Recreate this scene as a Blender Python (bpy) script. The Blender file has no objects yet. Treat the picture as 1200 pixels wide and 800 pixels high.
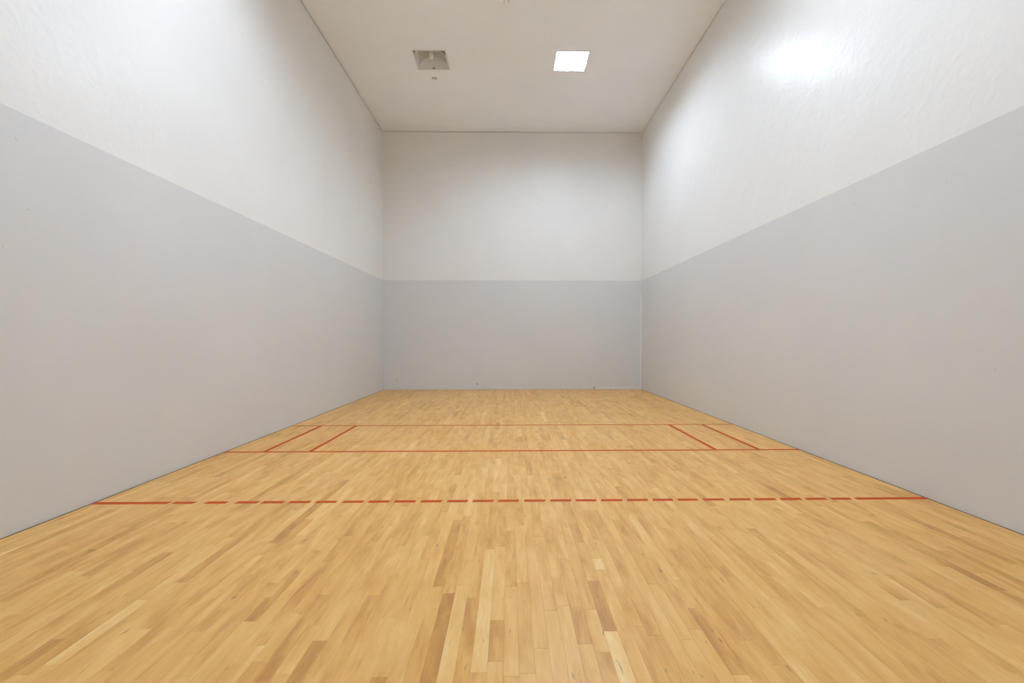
import bpy, bmesh, math, random
from mathutils import Matrix, Vector

C = bpy.context.scene.collection
S = bpy.context.scene
rnd = random.Random(11)

# ---------------------------------------------------------------- measured room (metres)
H = 6.067            # ceiling height
SPLIT = 2.576        # where grey paint changes to white
D = 10.997           # camera to front wall
YB = D - 12.19       # rear wall, behind the camera
def xl(y, z): return -3.0467 - 0.0206 * z / H - 0.0052 * (D - y)
def xr(y, z): return 3.0408 + 0.0133 * z / H - 0.0049 * (D - y)

# ---------------------------------------------------------------- camera
cam_data = bpy.data.cameras.new('camera')
cam = bpy.data.objects.new('camera', cam_data)
C.objects.link(cam)
cam_data.sensor_width = 36.0
cam_data.lens = 545.52 / 1200 * 36.0
cam_data.shift_x = -5.85 / 1200
cam_data.shift_y = 1.294 / 1200
cam_data.clip_start = 0.02
R = (Matrix.Rotation(-0.0155, 4, 'Z') @ Matrix.Rotation(-0.0057, 4, 'X')
     @ Matrix.Rotation(0.0009, 4, 'Y') @ Matrix.Rotation(math.pi / 2, 4, 'X'))
cam.matrix_world = Matrix.Translation((-0.0829, 0, 1.1709)) @ R
S.camera = cam

# ---------------------------------------------------------------- world, exposure
w = bpy.data.worlds.new('world')
S.world = w
w.use_nodes = True
w.node_tree.nodes['Background'].inputs[0].default_value = (1, 1, 1, 1)
w.node_tree.nodes['Background'].inputs[1].default_value = 0.0     # a closed room: only its own lamps light it
S.view_settings.view_transform = 'Standard'
S.view_settings.look = 'None'
S.view_settings.gamma = 1.0
S.view_settings.use_curve_mapping = False
S.view_settings.exposure = 0.15
S.cycles.max_bounces = 20
S.cycles.diffuse_bounces = 16
S.cycles.glossy_bounces = 8
LAMP = 440.0                         # strength of each lit lens
LAMP_COLOR = (0.84, 1.0, 1.20, 1)

# ---------------------------------------------------------------- material helpers
def new_mat(name):
    m = bpy.data.materials.new(name)
    m.use_nodes = True
    nt = m.node_tree
    return m, nt, nt.nodes['Principled BSDF']

def nd(nt, typ, **kw):
    n = nt.nodes.new(typ)
    for k, v in kw.items():
        setattr(n, k, v)
    return n

def math_node(nt, op, a, b=None, clamp=False):
    n = nd(nt, 'ShaderNodeMath', operation=op, use_clamp=clamp)
    for i, v in enumerate((a, b)):
        if v is None: continue
        if isinstance(v, (int, float)): n.inputs[i].default_value = v
        else: nt.links.new(v, n.inputs[i])
    return n.outputs[0]

def noise(nt, vec, scale, detail=3, rough=.5, dist=0.0, stretch=None):
    if stretch:
        mp = nd(nt, 'ShaderNodeMapping')
        mp.inputs['Scale'].default_value = stretch
        nt.links.new(vec, mp.inputs['Vector'])
        vec = mp.outputs[0]
    n = nd(nt, 'ShaderNodeTexNoise')
    n.inputs['Scale'].default_value = scale
    n.inputs['Detail'].default_value = detail
    n.inputs['Roughness'].default_value = rough
    n.inputs['Distortion'].default_value = dist
    nt.links.new(vec, n.inputs['Vector'])
    return n.outputs['Fac']

def ramp(nt, fac, stops, interp='LINEAR'):
    r = nd(nt, 'ShaderNodeValToRGB')
    r.color_ramp.interpolation = interp
    e = r.color_ramp.elements
    while len(e) < len(stops): e.new(0.5)
    for el, (p, c) in zip(e, stops):
        el.position = p
        el.color = (*c, 1) if len(c) == 3 else c
    nt.links.new(fac, r.inputs[0])
    return r.outputs[0]

def mix(nt, fac, a, b, mode='MIX'):
    n = nd(nt, 'ShaderNodeMix', data_type='RGBA', blend_type=mode)
    if isinstance(fac, (int, float)): n.inputs[0].default_value = fac
    else: nt.links.new(fac, n.inputs[0])
    for i, v in ((6, a), (7, b)):
        if isinstance(v, tuple): n.inputs[i].default_value = (*v[:3], 1)
        else: nt.links.new(v, n.inputs[i])
    return n.outputs[2]

def paint(name, col, rough, marks=(), bump=1.0, speckle=0.0):
    """Painted plaster: trowel relief, faint mottling, and ball scuffs at given places."""
    m, nt, b = new_mat(name)
    pos = nd(nt, 'ShaderNodeNewGeometry').outputs['Position']
    mott = noise(nt, pos, 0.9, 3, .5)
    dark = tuple(c * 0.965 for c in col)
    base = ramp(nt, mott, [(0.3, dark), (0.7, col)])
    if speckle:
        sp = noise(nt, pos, 26, 1, .4)
        k = math_node(nt, 'MULTIPLY', math_node(nt, 'SUBTRACT', sp, 0.772), 26, True)
        gate = math_node(nt, 'MULTIPLY', math_node(nt, 'SUBTRACT', noise(nt, pos, 1.3, 1), 0.48), 8, True)
        k = math_node(nt, 'MULTIPLY', math_node(nt, 'MULTIPLY', k, gate), speckle)
        base = mix(nt, k, base, tuple(c * 0.45 for c in col))
    for (x, y, z, r, s) in marks:
        v = nd(nt, 'ShaderNodeVectorMath', operation='DISTANCE')
        warp = nd(nt, 'ShaderNodeVectorMath', operation='ADD')
        tn = nd(nt, 'ShaderNodeTexNoise'); tn.inputs['Scale'].default_value = 40
        nt.links.new(pos, tn.inputs['Vector'])
        sc = nd(nt, 'ShaderNodeVectorMath', operation='SCALE'); sc.inputs['Scale'].default_value = r * 2
        nt.links.new(tn.outputs['Color'], sc.inputs[0])
        nt.links.new(pos, warp.inputs[0]); nt.links.new(sc.outputs[0], warp.inputs[1])
        nt.links.new(warp.outputs[0], v.inputs[0])
        v.inputs[1].default_value = (x + r, y + r, z + r)
        k = math_node(nt, 'MULTIPLY', math_node(nt, 'SUBTRACT', 1.0, math_node(nt, 'DIVIDE', v.outputs['Value'], r), True), s * 1.6, True)
        base = mix(nt, k, base, tuple(c * 0.35 for c in col))
    nt.links.new(base, b.inputs['Base Color'])
    b.inputs['Roughness'].default_value = rough
    b.inputs['Specular IOR Level'].default_value = 0.10
    big = noise(nt, pos, 2.3, 3, .55, 0.6)
    med = noise(nt, pos, 9.0, 3, .55, 1.2)
    fine = noise(nt, pos, 160, 2, .5)
    h = math_node(nt, 'ADD', math_node(nt, 'MULTIPLY', big, 0.008 * bump),
                  math_node(nt, 'ADD', math_node(nt, 'MULTIPLY', med, 0.0022 * bump), math_node(nt, 'MULTIPLY', fine, 0.00004)))
    bp = nd(nt, 'ShaderNodeBump')
    bp.inputs['Distance'].default_value = 1.0
    bp.inputs['Strength'].default_value = 1.0
    nt.links.new(h, bp.inputs['Height'])
    nt.links.new(bp.outputs[0], b.inputs['Normal'])
    return m

WHITE = (0.80, 0.803, 0.79)
GREY = (0.675, 0.685, 0.686)
ML = [(-3.06, 2.806, 1.508, .03, .35), (-3.06, 5.031, 1.202, .022, .5), (-3.06, 5.832, .921, .022, .5), (-3.06, 3.151, .821, .012, .7),
      (-3.07, 3.913, .05, .022, .5), (-3.06, 3.398, 1.119, .012, .5), (-3.06, 4.169, 1.364, .015, .3), (-3.07, 2.864, .09, .012, .6)]
MR = [(3.03, 3.58, .823, .02, .4), (3.03, 3.526, .815, .015, .4), (3.03, 3.09, .611, .02, .3), (3.03, 3.055, .372, .014, .7), (3.03, 3.101, .36, .014, .7),
      (3.03, 2.825, .647, .018, .5), (3.03, 5.348, .11, .025, .6), (3.03, 2.983, 1.624, .02, .3)]
MF = [(-0.85, D, .13, .035, .6), (-2.75, D, .24, .03, .4), (1.92, D, .04, .03, .7), (.9, D, 1.9, .02, .3)]
m_white = paint('white_gloss_paint', WHITE, 0.30, [(-3.07, 3.656, 2.864, .014, .5), (-3.07, 3.615, 2.643, .014, .5), (3.04, 4.357, 2.845, .02, .5)])
m_grey_l = paint('grey_paint_left', GREY, 0.42, ML, .3, .35)
m_grey_r = paint('grey_paint_right', GREY, 0.42, MR, .3, .35)
m_grey_f = paint('grey_paint_front', GREY, 0.42, MF, .3, .3)
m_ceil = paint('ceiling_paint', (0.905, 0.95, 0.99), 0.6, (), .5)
m_edge_glint = paint('pale_edge_and_glint', (0.76, 0.765, 0.76), 0.4, (), .2)  # edge strip colour, also used for the painted light line in the corner

def plain(name, col, rough=.5, metal=0.0, emit=None, strength=0.0):
    m, nt, b = new_mat(name)
    pos = nd(nt, 'ShaderNodeNewGeometry').outputs['Position']
    c = ramp(nt, noise(nt, pos, 30, 2), [(0.3, tuple(x * .93 for x in col)), (0.7, col)])
    nt.links.new(c, b.inputs['Base Color'])
    b.inputs['Roughness'].default_value = rough
    b.inputs['Metallic'].default_value = metal
    if emit:
        b.inputs['Emission Color'].default_value = emit
        b.inputs['Emission Strength'].default_value = strength
    return m

m_subfloor = plain('dark_subfloor', (0.035, 0.028, 0.02), .9)
m_joint = plain('dark_joint', (0.10, 0.095, 0.085), .9)
m_frame = plain('fixture_frame_white', (0.80, 0.79, 0.76), .4)
m_housing = plain('fixture_housing_dark', (0.03, 0.03, 0.028), .7)
m_reflector_shade = plain('fixture_reflector_dull_shade', (0.60, 0.595, 0.58), .4, .2)  # dome toned darker than its skirts: shading put into the colour
m_reflector_lit = plain('fixture_side_white', (0.80, 0.80, 0.79), .6)
m_skirt_light = plain('fixture_skirt_painted_light', (0.90, 0.89, 0.87), .4, .0)  # skirts toned lighter than the dome: light on them put into the colour
m_socket = plain('lamp_socket', (0.55, 0.54, 0.50), .5)
m_clip = plain('spring_clip', (0.16, 0.155, 0.145), .5, .3)
m_bulb_off = plain('bulb_glass_off', (0.95, 0.95, 0.94), .12)
m_lens = plain('frosted_lens_on', (0.9, 0.9, 0.9), .3, 0, LAMP_COLOR, LAMP)
m_fit = plain('ceiling_fitting', (0.62, 0.61, 0.585), .5)
m_red = None

def wood():
    m, nt, b = new_mat('maple_strip')
    geo = nd(nt, 'ShaderNodeNewGeometry')
    tone = nd(nt, 'ShaderNodeAttribute', attribute_name='tone').outputs['Fac']
    seed = nd(nt, 'ShaderNodeAttribute', attribute_name='seed').outputs['Fac']
    off = nd(nt, 'ShaderNodeCombineXYZ')
    nt.links.new(math_node(nt, 'MULTIPLY', seed, 37.0), off.inputs[0])
    nt.links.new(math_node(nt, 'MULTIPLY', seed, 91.0), off.inputs[1])
    nt.links.new(math_node(nt, 'MULTIPLY', seed, 13.0), off.inputs[2])
    add = nd(nt, 'ShaderNodeVectorMath', operation='ADD')
    nt.links.new(geo.outputs['Position'], add.inputs[0]); nt.links.new(off.outputs[0], add.inputs[1])
    p = add.outputs[0]
    cloud = noise(nt, p, 1.0, 3, .55, .5, (16, 3.2, 1))
    grain = noise(nt, p, 1.0, 4, .6, 1.0, (150, 5, 1))
    fac = math_node(nt, 'ADD', math_node(nt, 'MULTIPLY', tone, 0.30), 0.5)
    fac = math_node(nt, 'ADD', fac, math_node(nt, 'MULTIPLY', math_node(nt, 'SUBTRACT', cloud, .5), 1.0))
    fac = math_node(nt, 'ADD', fac, math_node(nt, 'MULTIPLY', math_node(nt, 'SUBTRACT', grain, .5), 0.38))
    col = ramp(nt, fac, [(0.05, (0.44, 0.195, 0.042)), (0.30, (0.60, 0.30, 0.070)), (0.52, (0.715, 0.400, 0.112)),
                         (0.74, (0.78, 0.485, 0.165)), (0.95, (0.83, 0.60, 0.27))])
    # honey and pinkish boards
    hue = noise(nt, off.outputs[0], 3.0, 1)
    col = mix(nt, math_node(nt, 'MULTIPLY', math_node(nt, 'SUBTRACT', hue, .5), 1.0, True), col, (0.72, 0.40, 0.10))
    # mineral streaks and little knots
    kn = noise(nt, p, 1.0, 2, .5, .4, (34, 9, 1))
    k = math_node(nt, 'MULTIPLY', math_node(nt, 'SUBTRACT', kn, 0.70), 12, True)
    col = mix(nt, math_node(nt, 'MULTIPLY', k, .7), col, (0.27, 0.11, 0.025))
    st = noise(nt, p, 1.0, 2, .5, .3, (75, 4.5, 1))
    k2 = math_node(nt, 'MULTIPLY', math_node(nt, 'SUBTRACT', st, 0.655), 8, True)
    col = mix(nt, math_node(nt, 'MULTIPLY', k2, .45), col, (0.44, 0.20, 0.055))
    nt.links.new(col, b.inputs['Base Color'])
    rg = noise(nt, geo.outputs['Position'], 1.4, 3)
    nt.links.new(ramp(nt, rg, [(0.3, (.33, .33, .33)), (0.7, (.44, .44, .44))]), b.inputs['Roughness'])
    bp = nd(nt, 'ShaderNodeBump'); bp.inputs['Distance'].default_value = 0.0006; bp.inputs['Strength'].default_value = .5
    nt.links.new(cloud, bp.inputs['Height']); nt.links.new(bp.outputs[0], b.inputs['Normal'])
    return m
m_wood = wood()

def red_paint():
    m, nt, b = new_mat('red_line_paint')
    pos = nd(nt, 'ShaderNodeNewGeometry').outputs['Position']
    wear = noise(nt, pos, 7, 3, .6)
    wide = noise(nt, pos, 1.1, 2, .5)
    k = math_node(nt, 'MULTIPLY', math_node(nt, 'SUBTRACT', math_node(nt, 'ADD', math_node(nt, 'MULTIPLY', wear, .4), math_node(nt, 'MULTIPLY', wide, .6)), .47), 3.0, True)
    col = mix(nt, math_node(nt, 'MULTIPLY', k, .28), (0.52, 0.060, 0.005), (0.60, 0.20, 0.045))
    nt.links.new(col, b.inputs['Base Color'])
    b.inputs['Roughness'].default_value = .5
    b.inputs['Specular IOR Level'].default_value = .1
    return m
m_red = red_paint()

# ---------------------------------------------------------------- mesh helpers
def link(name, me, mats, parent=None, kind=None, label=None):
    o = bpy.data.objects.new(name, me)
    C.objects.link(o)
    for m in (mats if isinstance(mats, (list, tuple)) else [mats]):
        if m.name not in [x.name for x in me.materials if x]:
            me.materials.append(m)
    if parent: o.parent = parent
    if kind: o['kind'] = kind
    if label: o['label'] = label
    return o

def mesh(name, verts, faces, idx=None, smooth=False):
    me = bpy.data.meshes.new(name)
    me.from_pydata(verts, [], faces)
    if idx: me.polygons.foreach_set('material_index', idx)
    if smooth: me.polygons.foreach_set('use_smooth', [True] * len(me.polygons))
    me.update()
    return me

def box_geo(x0, x1, y0, y1, z0, z1, V, F):
    n = len(V)
    V += [(x0, y0, z0), (x1, y0, z0), (x1, y1, z0), (x0, y1, z0), (x0, y0, z1), (x1, y0, z1), (x1, y1, z1), (x0, y1, z1)]
    F += [tuple(n + i for i in f) for f in ((0, 3, 2, 1), (4, 5, 6, 7), (0, 1, 5, 4), (1, 2, 6, 5), (2, 3, 7, 6), (3, 0, 4, 7))]

def box(name, b, mat, parent=None, **kw):
    V, F = [], []
    box_geo(*b, V, F)
    return link(name, mesh(name, V, F), mat, parent, **kw)

# ---------------------------------------------------------------- setting: walls
T = 0.25
def wall(name, a, b, xf, grey, outward, label, gap):
    """A wall between plan points a and b; xf(end, z) gives the plan point of the inner face, so the face may lean.
    A shallow shadow joint runs along its top."""
    zs = [(-0.15, 0), (0.0005, 0), (SPLIT, 0), (H - gap, 0), (H - gap, .02), (H + .12, .02)]
    V, F, I = [], [], []
    for end in (0, 1):
        for z, d in zs:
            p = Vector(xf(end, z)); V.append((p.x + outward[0] * d, p.y + outward[1] * d, z))
        for z in (H + .12, -0.15):
            p = Vector(xf(end, z)); V.append((p.x + outward[0] * T, p.y + outward[1] * T, z))
    n = len(zs) + 2
    for i in range(n):
        j = (i + 1) % n
        F.append((i, j, n + j, n + i)); I.append({1: 1, 2: 0}.get(i, 2))
    F.append(tuple(range(n))[::-1]); I.append(2)
    F.append(tuple(range(n, 2 * n))); I.append(2)
    me = mesh(name, V, F, I)
    o = link(name, me, [m_white, grey, m_joint], kind='structure', label=label)
    bm = bmesh.new(); bm.from_mesh(me); bmesh.ops.recalc_face_normals(bm, faces=bm.faces); bm.to_mesh(me); bm.free()
    return o

wall('wall_left', 0, 1, lambda e, z: ((xl(YB, z), YB) if e == 0 else (xl(D, z), D)), m_grey_l, (-1, 0),
     'long left wall, glossy white above and pale grey below', .016)
wall('wall_right', 0, 1, lambda e, z: ((xr(YB, z), YB) if e == 0 else (xr(D, z), D)), m_grey_r, (1, 0),
     'long right wall, glossy white above and pale grey below', .008)
wf = wall('wall_front', 0, 1, lambda e, z: ((-3.35, D) if e == 0 else (3.35, D)), m_grey_f, (0, 1),
     'far end wall, white above and pale grey below', .007)
wall('wall_back', 0, 1, lambda e, z: ((-3.35, YB) if e == 0 else (3.35, YB)), m_grey_f, (0, -1),
     'end wall behind the camera, white above and pale grey below', .008)

# pale edge strip at the far wall's foot; corner strip paints in reflected light
box('trim_1', (1.96, xr(D, 0) - .028, D - .006, D + .002, .004, .052), m_edge_glint, kind='structure', label='pale strip at the foot of the far wall')
box('corner_glint', (xr(D, 0) - .030, xr(D, 0) + .004, D - .006, D + .002, .0, SPLIT - .30), m_edge_glint, kind='structure', label='pale strip painting reflected light up the right corner of the far wall')

# ---------------------------------------------------------------- setting: ceiling with square openings
rows = [D - 2.80, D - 7.60]
cols = [-1.448, 0.995]
LENS_Z = 0.145
LENS_DROP = 0.098
LENS_R = 0.13
HS = 0.272                                   # half the opening
def ceiling():
    xs = [-3.4] + sum(([c - HS, c + HS] for c in cols), []) + [3.4]
    ys = [YB - .2] + sum(([r - HS, r + HS] for r in sorted(rows)), []) + [D + .2]
    V, F = [], []
    def v(x, y, z): V.append((x, y, z)); return len(V) - 1
    for i in range(len(xs) - 1):
        for j in range(len(ys) - 1):
            hole = i in (1, 3) and j in (1, 3)
            a = [(xs[i], ys[j]), (xs[i + 1], ys[j]), (xs[i + 1], ys[j + 1]), (xs[i], ys[j + 1])]
            if not hole:
                F.append(tuple(v(*q, H) for q in a)[::-1]); F.append(tuple(v(*q, H + .09) for q in a))
            else:
                for k in range(4):
                    q, r = a[k], a[(k + 1) % 4]
                    F.append((v(*q, H), v(*r, H), v(*r, H + .09), v(*q, H + .09)))
    me = mesh('ceiling', V, F)
    bm = bmesh.new(); bm.from_mesh(me); bmesh.ops.remove_doubles(bm, verts=bm.verts, dist=1e-5)
    bmesh.ops.recalc_face_normals(bm, faces=bm.faces); bm.to_mesh(me); bm.free()
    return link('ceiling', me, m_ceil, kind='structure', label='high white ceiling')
ceiling()

# ---------------------------------------------------------------- setting: floor of maple strips
V, F = [], []
box_geo(-3.4, 3.4, YB - .2, D + .2, -.15, -.02, V, F)
floor = link('floor', mesh('floor', V, F), m_subfloor, kind='structure', label='strip maple court floor with red lines')

BW = 0.0572
X0 = 0.2925 - BW * 60
GAP = 0.0003
fixed = [(-1.45, 2.7, 3.92, -0.8), (-1.667, 2.27, 3.39, -0.6), (-0.831, 1.45, 1.82, -0.8), (-0.945, 1.6, 2.15, -0.5), (-1.184, 1.95, 2.13, -0.55),
 (0.321, 1.86, 2.25, -0.95), (0.323, 1.45, 1.86, 0.9), (0.32, 2.68, 3.07, -0.5), (0.383, 2.36, 2.48, 0.7), (0.729, 2.25, 3.1, 0.5), (-0.432, 2.21, 2.5, -0.75),
 (-0.312, 1.45, 2.22, 0.6), (-0.254, 1.45, 2.11, -0.5), (-0.148, 1.69, 1.94, -0.6), (-1.712, 1.7, 2.12, 0.8), (-1.793, 1.65, 2.01, -0.6), (-2.431, 2.17, 2.64, -0.55),
 (1.466, 2.11, 2.55, 0.5), (2.245, 2.29, 2.83, -0.45), (2.397, 2.14, 2.59, -0.45), (2.283, 1.98, 2.29, 0.45), (1.561, 2.23, 2.53, -0.4), (1.619, 1.45, 1.73, 0.5),
 (-0.894, 1.64, 1.92, 0.45), (0.027, 1.45, 1.76, 0.35), (-0.379, 3.1, 3.97, 0.6), (-0.142, 3.41, 4.73, 0.5), (0.349, 1.58, 1.7, -0.3), (0.788, 3.14, 3.7, -0.45),
 (0.752, 2.65, 3.14, -0.25), (-1.056, 2.79, 4.36, -0.4), (0.352, 3.79, 3.91, -0.7), (0.168, 3.19, 3.8, 0.25), (-1.47, 2.13, 2.55, 0.45), (-0.61, 1.96, 2.4, 0.3),
 (-0.684, 2.65, 3.17, -0.35)]
by_strip = {}
for x, a, b_, t in fixed:
    k = int(math.floor((x - X0) / BW))
    if all(b_ <= q[0] + .02 or a >= q[1] - .02 for q in by_strip.get(k, [])):
        by_strip.setdefault(k, []).append((a, b_, t))

def tone():
    t = rnd.gauss(0, .21)
    if rnd.random() < .06: t -= .5
    if rnd.random() < .06: t += .4
    return max(-1, min(1, t))

boards = []                                   # x0, x1, y0, y1, tone
E_ = 0.010
k = 0
while X0 + k * BW < 3.08:
    a, b_ = X0 + k * BW, X0 + (k + 1) * BW
    if b_ > -3.12:
        fx = sorted(by_strip.get(k, []))
        segs, y = [], YB + rnd.uniform(-.8, -.1)
        while y < D:
            nxt = next((q for q in fx if q[0] >= y - 1e-6), None)
            if nxt and abs(nxt[0] - y) < 1e-6:
                segs.append((y, nxt[1], nxt[2])); y = nxt[1]; continue
            L = rnd.choice((rnd.uniform(.25, .7), rnd.uniform(.5, 1.4), rnd.uniform(.5, 1.4)))
            e = y + L
            if nxt and e > nxt[0] - .15: e = nxt[0]
            segs.append((y, e, tone())); y = e
        for (p, q, t) in segs:
            p, q = max(p, YB + E_), min(q, D - E_)
            if q - p < .02: continue
            boards.append((a, b_, p, q, t))
    k += 1

def board_geo(a, b_, p, q, V, F):
    lo_l = lambda y: max(a, xl(y, 0) + E_)
    lo_r = lambda y: min(b_, xr(y, 0) - E_)
    ch, dz = .0007, .0004
    pts = [(lo_l(p) + GAP / 2, p + GAP / 2), (lo_r(p) - GAP / 2, p + GAP / 2), (lo_r(q) - GAP / 2, q - GAP / 2), (lo_l(q) + GAP / 2, q - GAP / 2)]
    if pts[1][0] - pts[0][0] < .004 or pts[2][0] - pts[3][0] < .004: return False
    inn = [(pts[0][0] + ch, pts[0][1] + ch), (pts[1][0] - ch, pts[1][1] + ch), (pts[2][0] - ch, pts[2][1] - ch), (pts[3][0] + ch, pts[3][1] - ch)]
    n = len(V)
    V += [(x, y, 0) for x, y in inn] + [(x, y, -dz) for x, y in pts] + [(x, y, -.019) for x, y in pts]
    F.append((n, n + 1, n + 2, n + 3))
    for i in range(4):
        j = (i + 1) % 4
        F.append((n + 4 + i, n + 4 + j, n + j, n + i))
        F.append((n + 8 + i, n + 8 + j, n + 4 + j, n + 4 + i))
    F.append((n + 11, n + 10, n + 9, n + 8))
    return True

inv = cam.matrix_world.inverted()
def view(x, y):
    v = inv @ Vector((x, y, 0))
    return 605.85 + 545.52 * v.x / -v.z, 401.3 - 545.52 * v.y / -v.z
def area(bd):
    a, b_, p, q, t = bd
    p = max(p, 1.58)
    if q <= p + .02: return 0
    P = [view(a, p), view(b_, p), view(b_, q), view(a, q)]
    P = [(min(max(x, 0), 1200), min(max(y, 0), 800)) for x, y in P]
    return abs(sum(P[i][0] * P[(i + 1) % 4][1] - P[(i + 1) % 4][0] * P[i][1] for i in range(4))) / 2

def set_attr(me, tones, seeds):
    for nm, vals in (('tone', tones), ('seed', seeds)):
        at = me.attributes.new(nm, 'FLOAT', 'POINT'); at.data.foreach_set('value', vals)

order = sorted(range(len(boards)), key=lambda i: -area(boards[i]))
single = set(order[:300])
BV, BF, BT, BS = [], [], [], []
for i, bd in enumerate(boards):
    sd = rnd.random()
    if i in single:
        V, F = [], []
        if not board_geo(*bd[:4], V, F): continue
        cx, cy = (bd[0] + bd[1]) / 2, (bd[2] + bd[3]) / 2
        me = mesh('board', [(x - cx, y - cy, z) for x, y, z in V], F)
        set_attr(me, [bd[4]] * len(V), [sd] * len(V))
        o = link('board', me, m_wood, floor)
        o.location = (cx, cy, 0)
    else:
        n = len(BV)
        if board_geo(*bd[:4], BV, BF):
            BT += [bd[4]] * (len(BV) - n); BS += [sd] * (len(BV) - n)
me = mesh('floorboards', BV, BF)
set_attr(me, BT, BS)
link('floorboards', me, m_wood, floor, kind='stuff', label='narrow maple strips farther off and along the edges')

# painted court lines (a thin coat over the boards)
def strip(name, pts, label):
    V = [(x, y, .0005) for x, y in pts] + [(x, y, -.0009) for x, y in pts]
    F = [(0, 1, 2, 3), (7, 6, 5, 4)] + [(4 + i, 4 + (i + 1) % 4, (i + 1) % 4, i) for i in range(4)]
    return link(name, mesh(name, V, F), m_red, floor, label=label)
LW = 0.023
def cross(name, d, label, x0=None, x1=None, w=LW):
    y = D - d
    x0 = xl(y, 0) + .008 if x0 is None else x0
    x1 = xr(y, 0) - .008 if x1 is None else x1
    return strip(name, [(x0, y - w), (x1, y - w), (x1, y + w), (x0, y + w)], label)
cross('service_line', 4.600, 'thin red line across the court, nearest the far wall', w=.021)
cross('short_line', 6.085, 'solid red line across the middle of the court', w=.023)
for x, lab in ((-2.66, 'red side line nearest the left wall'), (-2.183, 'second red side line from the left wall'),
               (2.113, 'second red side line from the right wall'), (2.574, 'red side line nearest the right wall')):
    strip('side_line', [(x - LW, D - 6.067), (x + LW, D - 6.067), (x + LW, D - 4.615), (x - LW, D - 4.615)], lab)
dash = [(-3.08, -2.538), (-2.512, -2.357), (-2.282, -2.127), (-2.063, -1.902), (-1.875, -1.72), (-1.683, -1.528), (-1.491, -1.339), (-1.296, -1.146),
        (-1.11, -.96), (-.923, -.77), (-.733, -.582), (-.542, -.392), (-.358, -.207), (-.17, -.019), (.018, .17), (.207, .359), (.393, .545), (.579, .734),
        (.768, .92), (.955, 1.105), (1.145, 1.294), (1.332, 1.488), (1.522, 1.679), (1.71, 1.87), (1.904, 2.058), (2.09, 2.244), (2.278, 2.426), (2.461, 2.995)]
for i, (a, b_) in enumerate(dash):
    y = D - 7.612
    a = max(a, xl(y, 0) + .01); b_ = min(b_, xr(y, 0) - .01)
    sk = rnd.uniform(0, .012)
    strip('line_dash', [(a, y - LW), (b_, y - LW), (b_ + sk, y + LW), (a + sk, y + LW)],
          'long red end dash at the wall' if i in (0, len(dash) - 1) else None)

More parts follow.
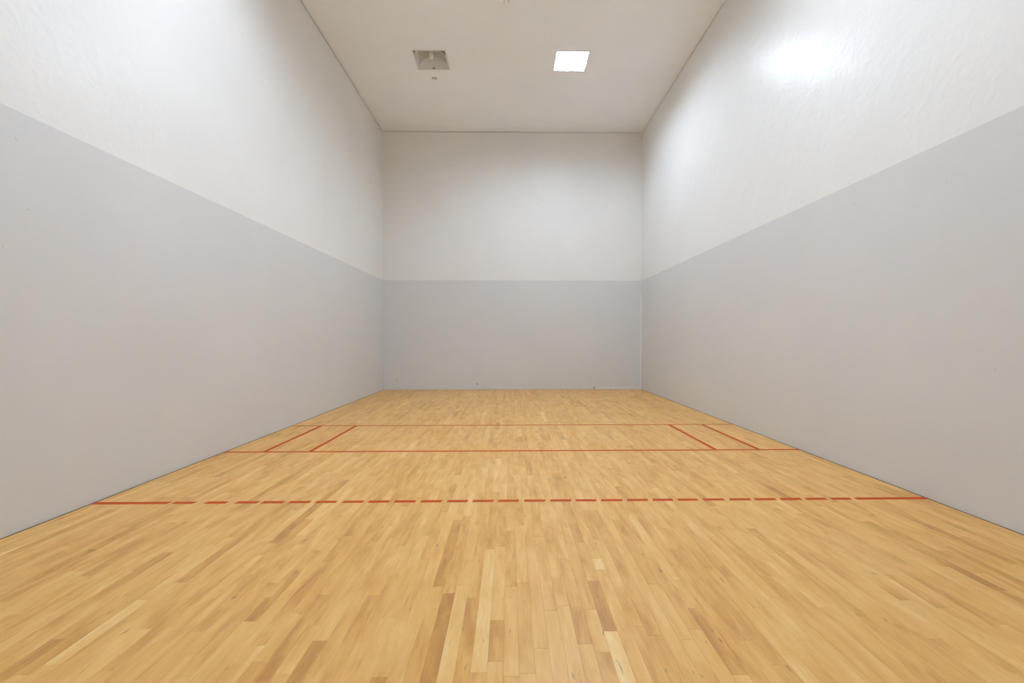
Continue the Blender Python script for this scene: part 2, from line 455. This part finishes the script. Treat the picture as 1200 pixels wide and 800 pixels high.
# ---------------------------------------------------------------- ceiling lights
def fixture(x, y, lit, label, group=None):
    root = bpy.data.objects.new('ceiling_light', None)
    C.objects.link(root); root.location = (x, y, H)
    root['label'] = label; root['category'] = 'ceiling light'
    if group: root['group'] = group
    h = HS
    # frame: four mitred flat bars just below the ceiling
    V, F = [], []
    o_, i_ = h + .022, h - .002
    for z in (-.005, .001):
        V += [(-o_, -o_, z), (o_, -o_, z), (o_, o_, z), (-o_, o_, z), (-i_, -i_, z), (i_, -i_, z), (i_, i_, z), (-i_, i_, z)]
    for q in range(4):
        r = (q + 1) % 4
        F += [(q, r, 4 + r, 4 + q), (8 + q, 12 + q, 12 + r, 8 + r), (q, 8 + q, 8 + r, r), (4 + q, 4 + r, 12 + r, 12 + q)]
    link('frame', mesh('frame', V, F), m_frame, root)
    # housing: open box above the opening
    V, F = [], []
    g = h + .004
    for z in (.0, .36):
        V += [(-g, -g, z), (g, -g, z), (g, g, z), (-g, g, z)]
    for q in range(4):
        F.append((q, 4 + q, 4 + (q + 1) % 4, (q + 1) % 4))
    F.append((4, 5, 6, 7))
    link('housing', mesh('housing', V, F), m_housing, root)
    if lit:
        # white sloping sides up to a frosted, glowing lens
        V, F = [], []
        a_, b_ = h - .003, h - .016
        for q, z in ((a_, .002), (b_, LENS_Z)):
            V += [(-q, -q, z), (q, -q, z), (q, q, z), (-q, q, z)]
        for q in range(4): F.append((q, (q + 1) % 4, 4 + (q + 1) % 4, 4 + q))
        link('side_panels', mesh('side_panels', V, F), m_reflector_lit, root)
        V, F = [], []
        box_geo(-b_, b_, -b_, b_, LENS_Z, LENS_Z + .012, V, F)
        link('back_panel', mesh('back_panel', V, F), m_reflector_lit, root)
        # frosted glass dome under the back panel
        N, M = 24, 8
        V, F = [], []
        for a in range(M + 1):
            t = a / M * math.pi / 2
            for c in range(N):
                q = 2 * math.pi * c / N
                V.append((LENS_R * math.cos(t) * math.cos(q), LENS_R * math.cos(t) * math.sin(q), LENS_Z - .001 - LENS_DROP * math.sin(t)))
        for a in range(M):
            for c in range(N):
                F.append((a * N + c, (a + 1) * N + c, (a + 1) * N + (c + 1) % N, a * N + (c + 1) % N))
        link('lens', mesh('lens', V, F, smooth=True), m_lens, root)
        return root
    # reflector: a shallow sail vault standing on four arched skirts, corners cut
    N = 20
    rs = h - .008
    apex = .30
    def dome(u, v):                                     # u, v in -1..1
        q = 1 - (u * u + v * v) / 2.06
        return apex * math.sqrt(max(q, 0))
    V, F = [], []
    for a in range(N + 1):
        for b_ in range(N + 1):
            u, v = -1 + 2 * a / N, -1 + 2 * b_ / N
            V.append((u * rs, v * rs, .004 + dome(u, v)))
    cut = {(0, 0), (0, 1), (1, 0), (N - 1, 0), (N - 2, 0), (N - 1, 1), (N - 3, 0), (N - 1, 2), (0, 2)}
    for a in range(N):
        for b_ in range(N):
            if (a, b_) in cut: continue
            F.append((a * (N + 1) + b_, (a + 1) * (N + 1) + b_, (a + 1) * (N + 1) + b_ + 1, a * (N + 1) + b_ + 1))
    refl = link('reflector', mesh('reflector', V, F, smooth=True), m_reflector_shade, root)
    # arched side skirts closing the vault
    for nm, ax in (('skirt', 0), ('skirt', 1), ('skirt', 2), ('skirt', 3)):
        V, F = [], []
        for a in range(N + 1):
            u = -1 + 2 * a / N
            z = .004 + dome(u, 1.0)
            for zz in (.003, z):
                V.append({0: (u * rs, rs, zz), 1: (rs, u * rs, zz), 2: (u * rs, -rs, zz), 3: (-rs, u * rs, zz)}[ax])
        for a in range(N):
            F.append((2 * a, 2 * a + 2, 2 * a + 3, 2 * a + 1))
        link(nm, mesh(nm, V, F), m_skirt_light, refl)
    # socket and bulb, hanging from the crown
    def lathe(name, prof, mat, par, n=20):
        V, F = [], []
        for r, z in prof:
            for s in range(n):
                t = 2 * math.pi * s / n
                V.append((r * math.cos(t), r * math.sin(t), z))
        for a in range(len(prof) - 1):
            for s in range(n):
                F.append((a * n + s, a * n + (s + 1) % n, (a + 1) * n + (s + 1) % n, (a + 1) * n + s))
        F.append(tuple(range(n))[::-1]); F.append(tuple(range((len(prof) - 1) * n, len(prof) * n)))
        me = mesh(name, V, F, smooth=True)
        bm = bmesh.new(); bm.from_mesh(me); bmesh.ops.recalc_face_normals(bm, faces=bm.faces); bm.to_mesh(me); bm.free()
        return link(name, me, mat, par)
    so = lathe('socket', [(.03, .30), (.03, .22), (.024, .19)], m_socket, root)
    lathe('bulb', [(.006, .015), (.024, .024), (.036, .045), (.042, .075), (.040, .11), (.030, .15), (.020, .18), (.018, .195)],
          m_bulb_off, root)
    # small spring clip at the far edge, dark corner brackets at the near edge
    y = h - .012
    V = [(-.03, y, .0), (.03, y, .0), (0, y - .025, .012), (-.03, y + .006, .004), (.03, y + .006, .004), (0, y - .020, .018)]
    F = [(0, 1, 2), (3, 5, 4), (0, 3, 4, 1), (1, 4, 5, 2), (2, 5, 3, 0)]
    link('clip', mesh('clip', V, F), m_clip, root)
    for sx, dx, dy in ((-1, .040, .11), (1, .095, .13)):
        V = [(sx * h, -h, .006), (sx * (h - dx), -h, .006), (sx * h, -h + dy, .006), (sx * h, -h, .003), (sx * (h - dx), -h, .003), (sx * h, -h + dy, .003)]
        F = [(0, 1, 2), (3, 5, 4), (0, 3, 4, 1), (1, 4, 5, 2), (2, 5, 3, 0)]
        link('bracket', mesh('bracket', V, F), m_clip, root)
    return root

fixture(cols[1], rows[0], True, 'lit square recessed ceiling light glowing white, front right')
fixture(cols[0], rows[0], False, 'unlit square recessed ceiling light with dull open reflector and bulb')
for r, rn in ((rows[1], 'second row from the far wall'),):
    for c, cn in ((cols[0], 'left'), (cols[1], 'right')):
        fixture(c, r, True, 'lit square recessed ceiling light, %s, %s' % (cn, rn), 'ceiling lights of the second row')

# ---------------------------------------------------------------- small ceiling fittings
def disc(name, r0, r1, z0, z1, mat, par, n=24):
    V = [(r0 * math.cos(2 * math.pi * s / n), r0 * math.sin(2 * math.pi * s / n), z0) for s in range(n)]
    V += [(r1 * math.cos(2 * math.pi * s / n), r1 * math.sin(2 * math.pi * s / n), z1) for s in range(n)]
    F = [(s, (s + 1) % n, n + (s + 1) % n, n + s) for s in range(n)] + [tuple(range(n))[::-1], tuple(range(n, 2 * n))]
    me = mesh(name, V, F)
    bm = bmesh.new(); bm.from_mesh(me); bmesh.ops.recalc_face_normals(bm, faces=bm.faces); bm.to_mesh(me); bm.free()
    return link(name, me, mat, par)

sp = bpy.data.objects.new('sprinkler_head', None); C.objects.link(sp); sp.location = (-1.487, D - 2.235, H)
sp['label'] = 'small round pale cover plate on the ceiling beside the unlit light'; sp['category'] = 'sprinkler'
disc('cover_plate', .046, .032, 0, -.012, m_fit, sp)
disc('rim', .049, .049, 0, -.002, m_clip, sp)

fi = bpy.data.objects.new('ceiling_bracket', None); C.objects.link(fi); fi.location = (-0.125, D - 4.335, H)
fi['label'] = 'small pale two-pronged bracket hanging from the ceiling at mid court'; fi['category'] = 'bracket'
disc('base_plate', .07, .06, 0, -.012, m_fit, fi)
for sx in (-1, 1):
    box('prong', (sx * .034 - .007, sx * .034 + .007, -.012, .012, -.095 if sx < 0 else -.075, -.010), m_fit, fi)
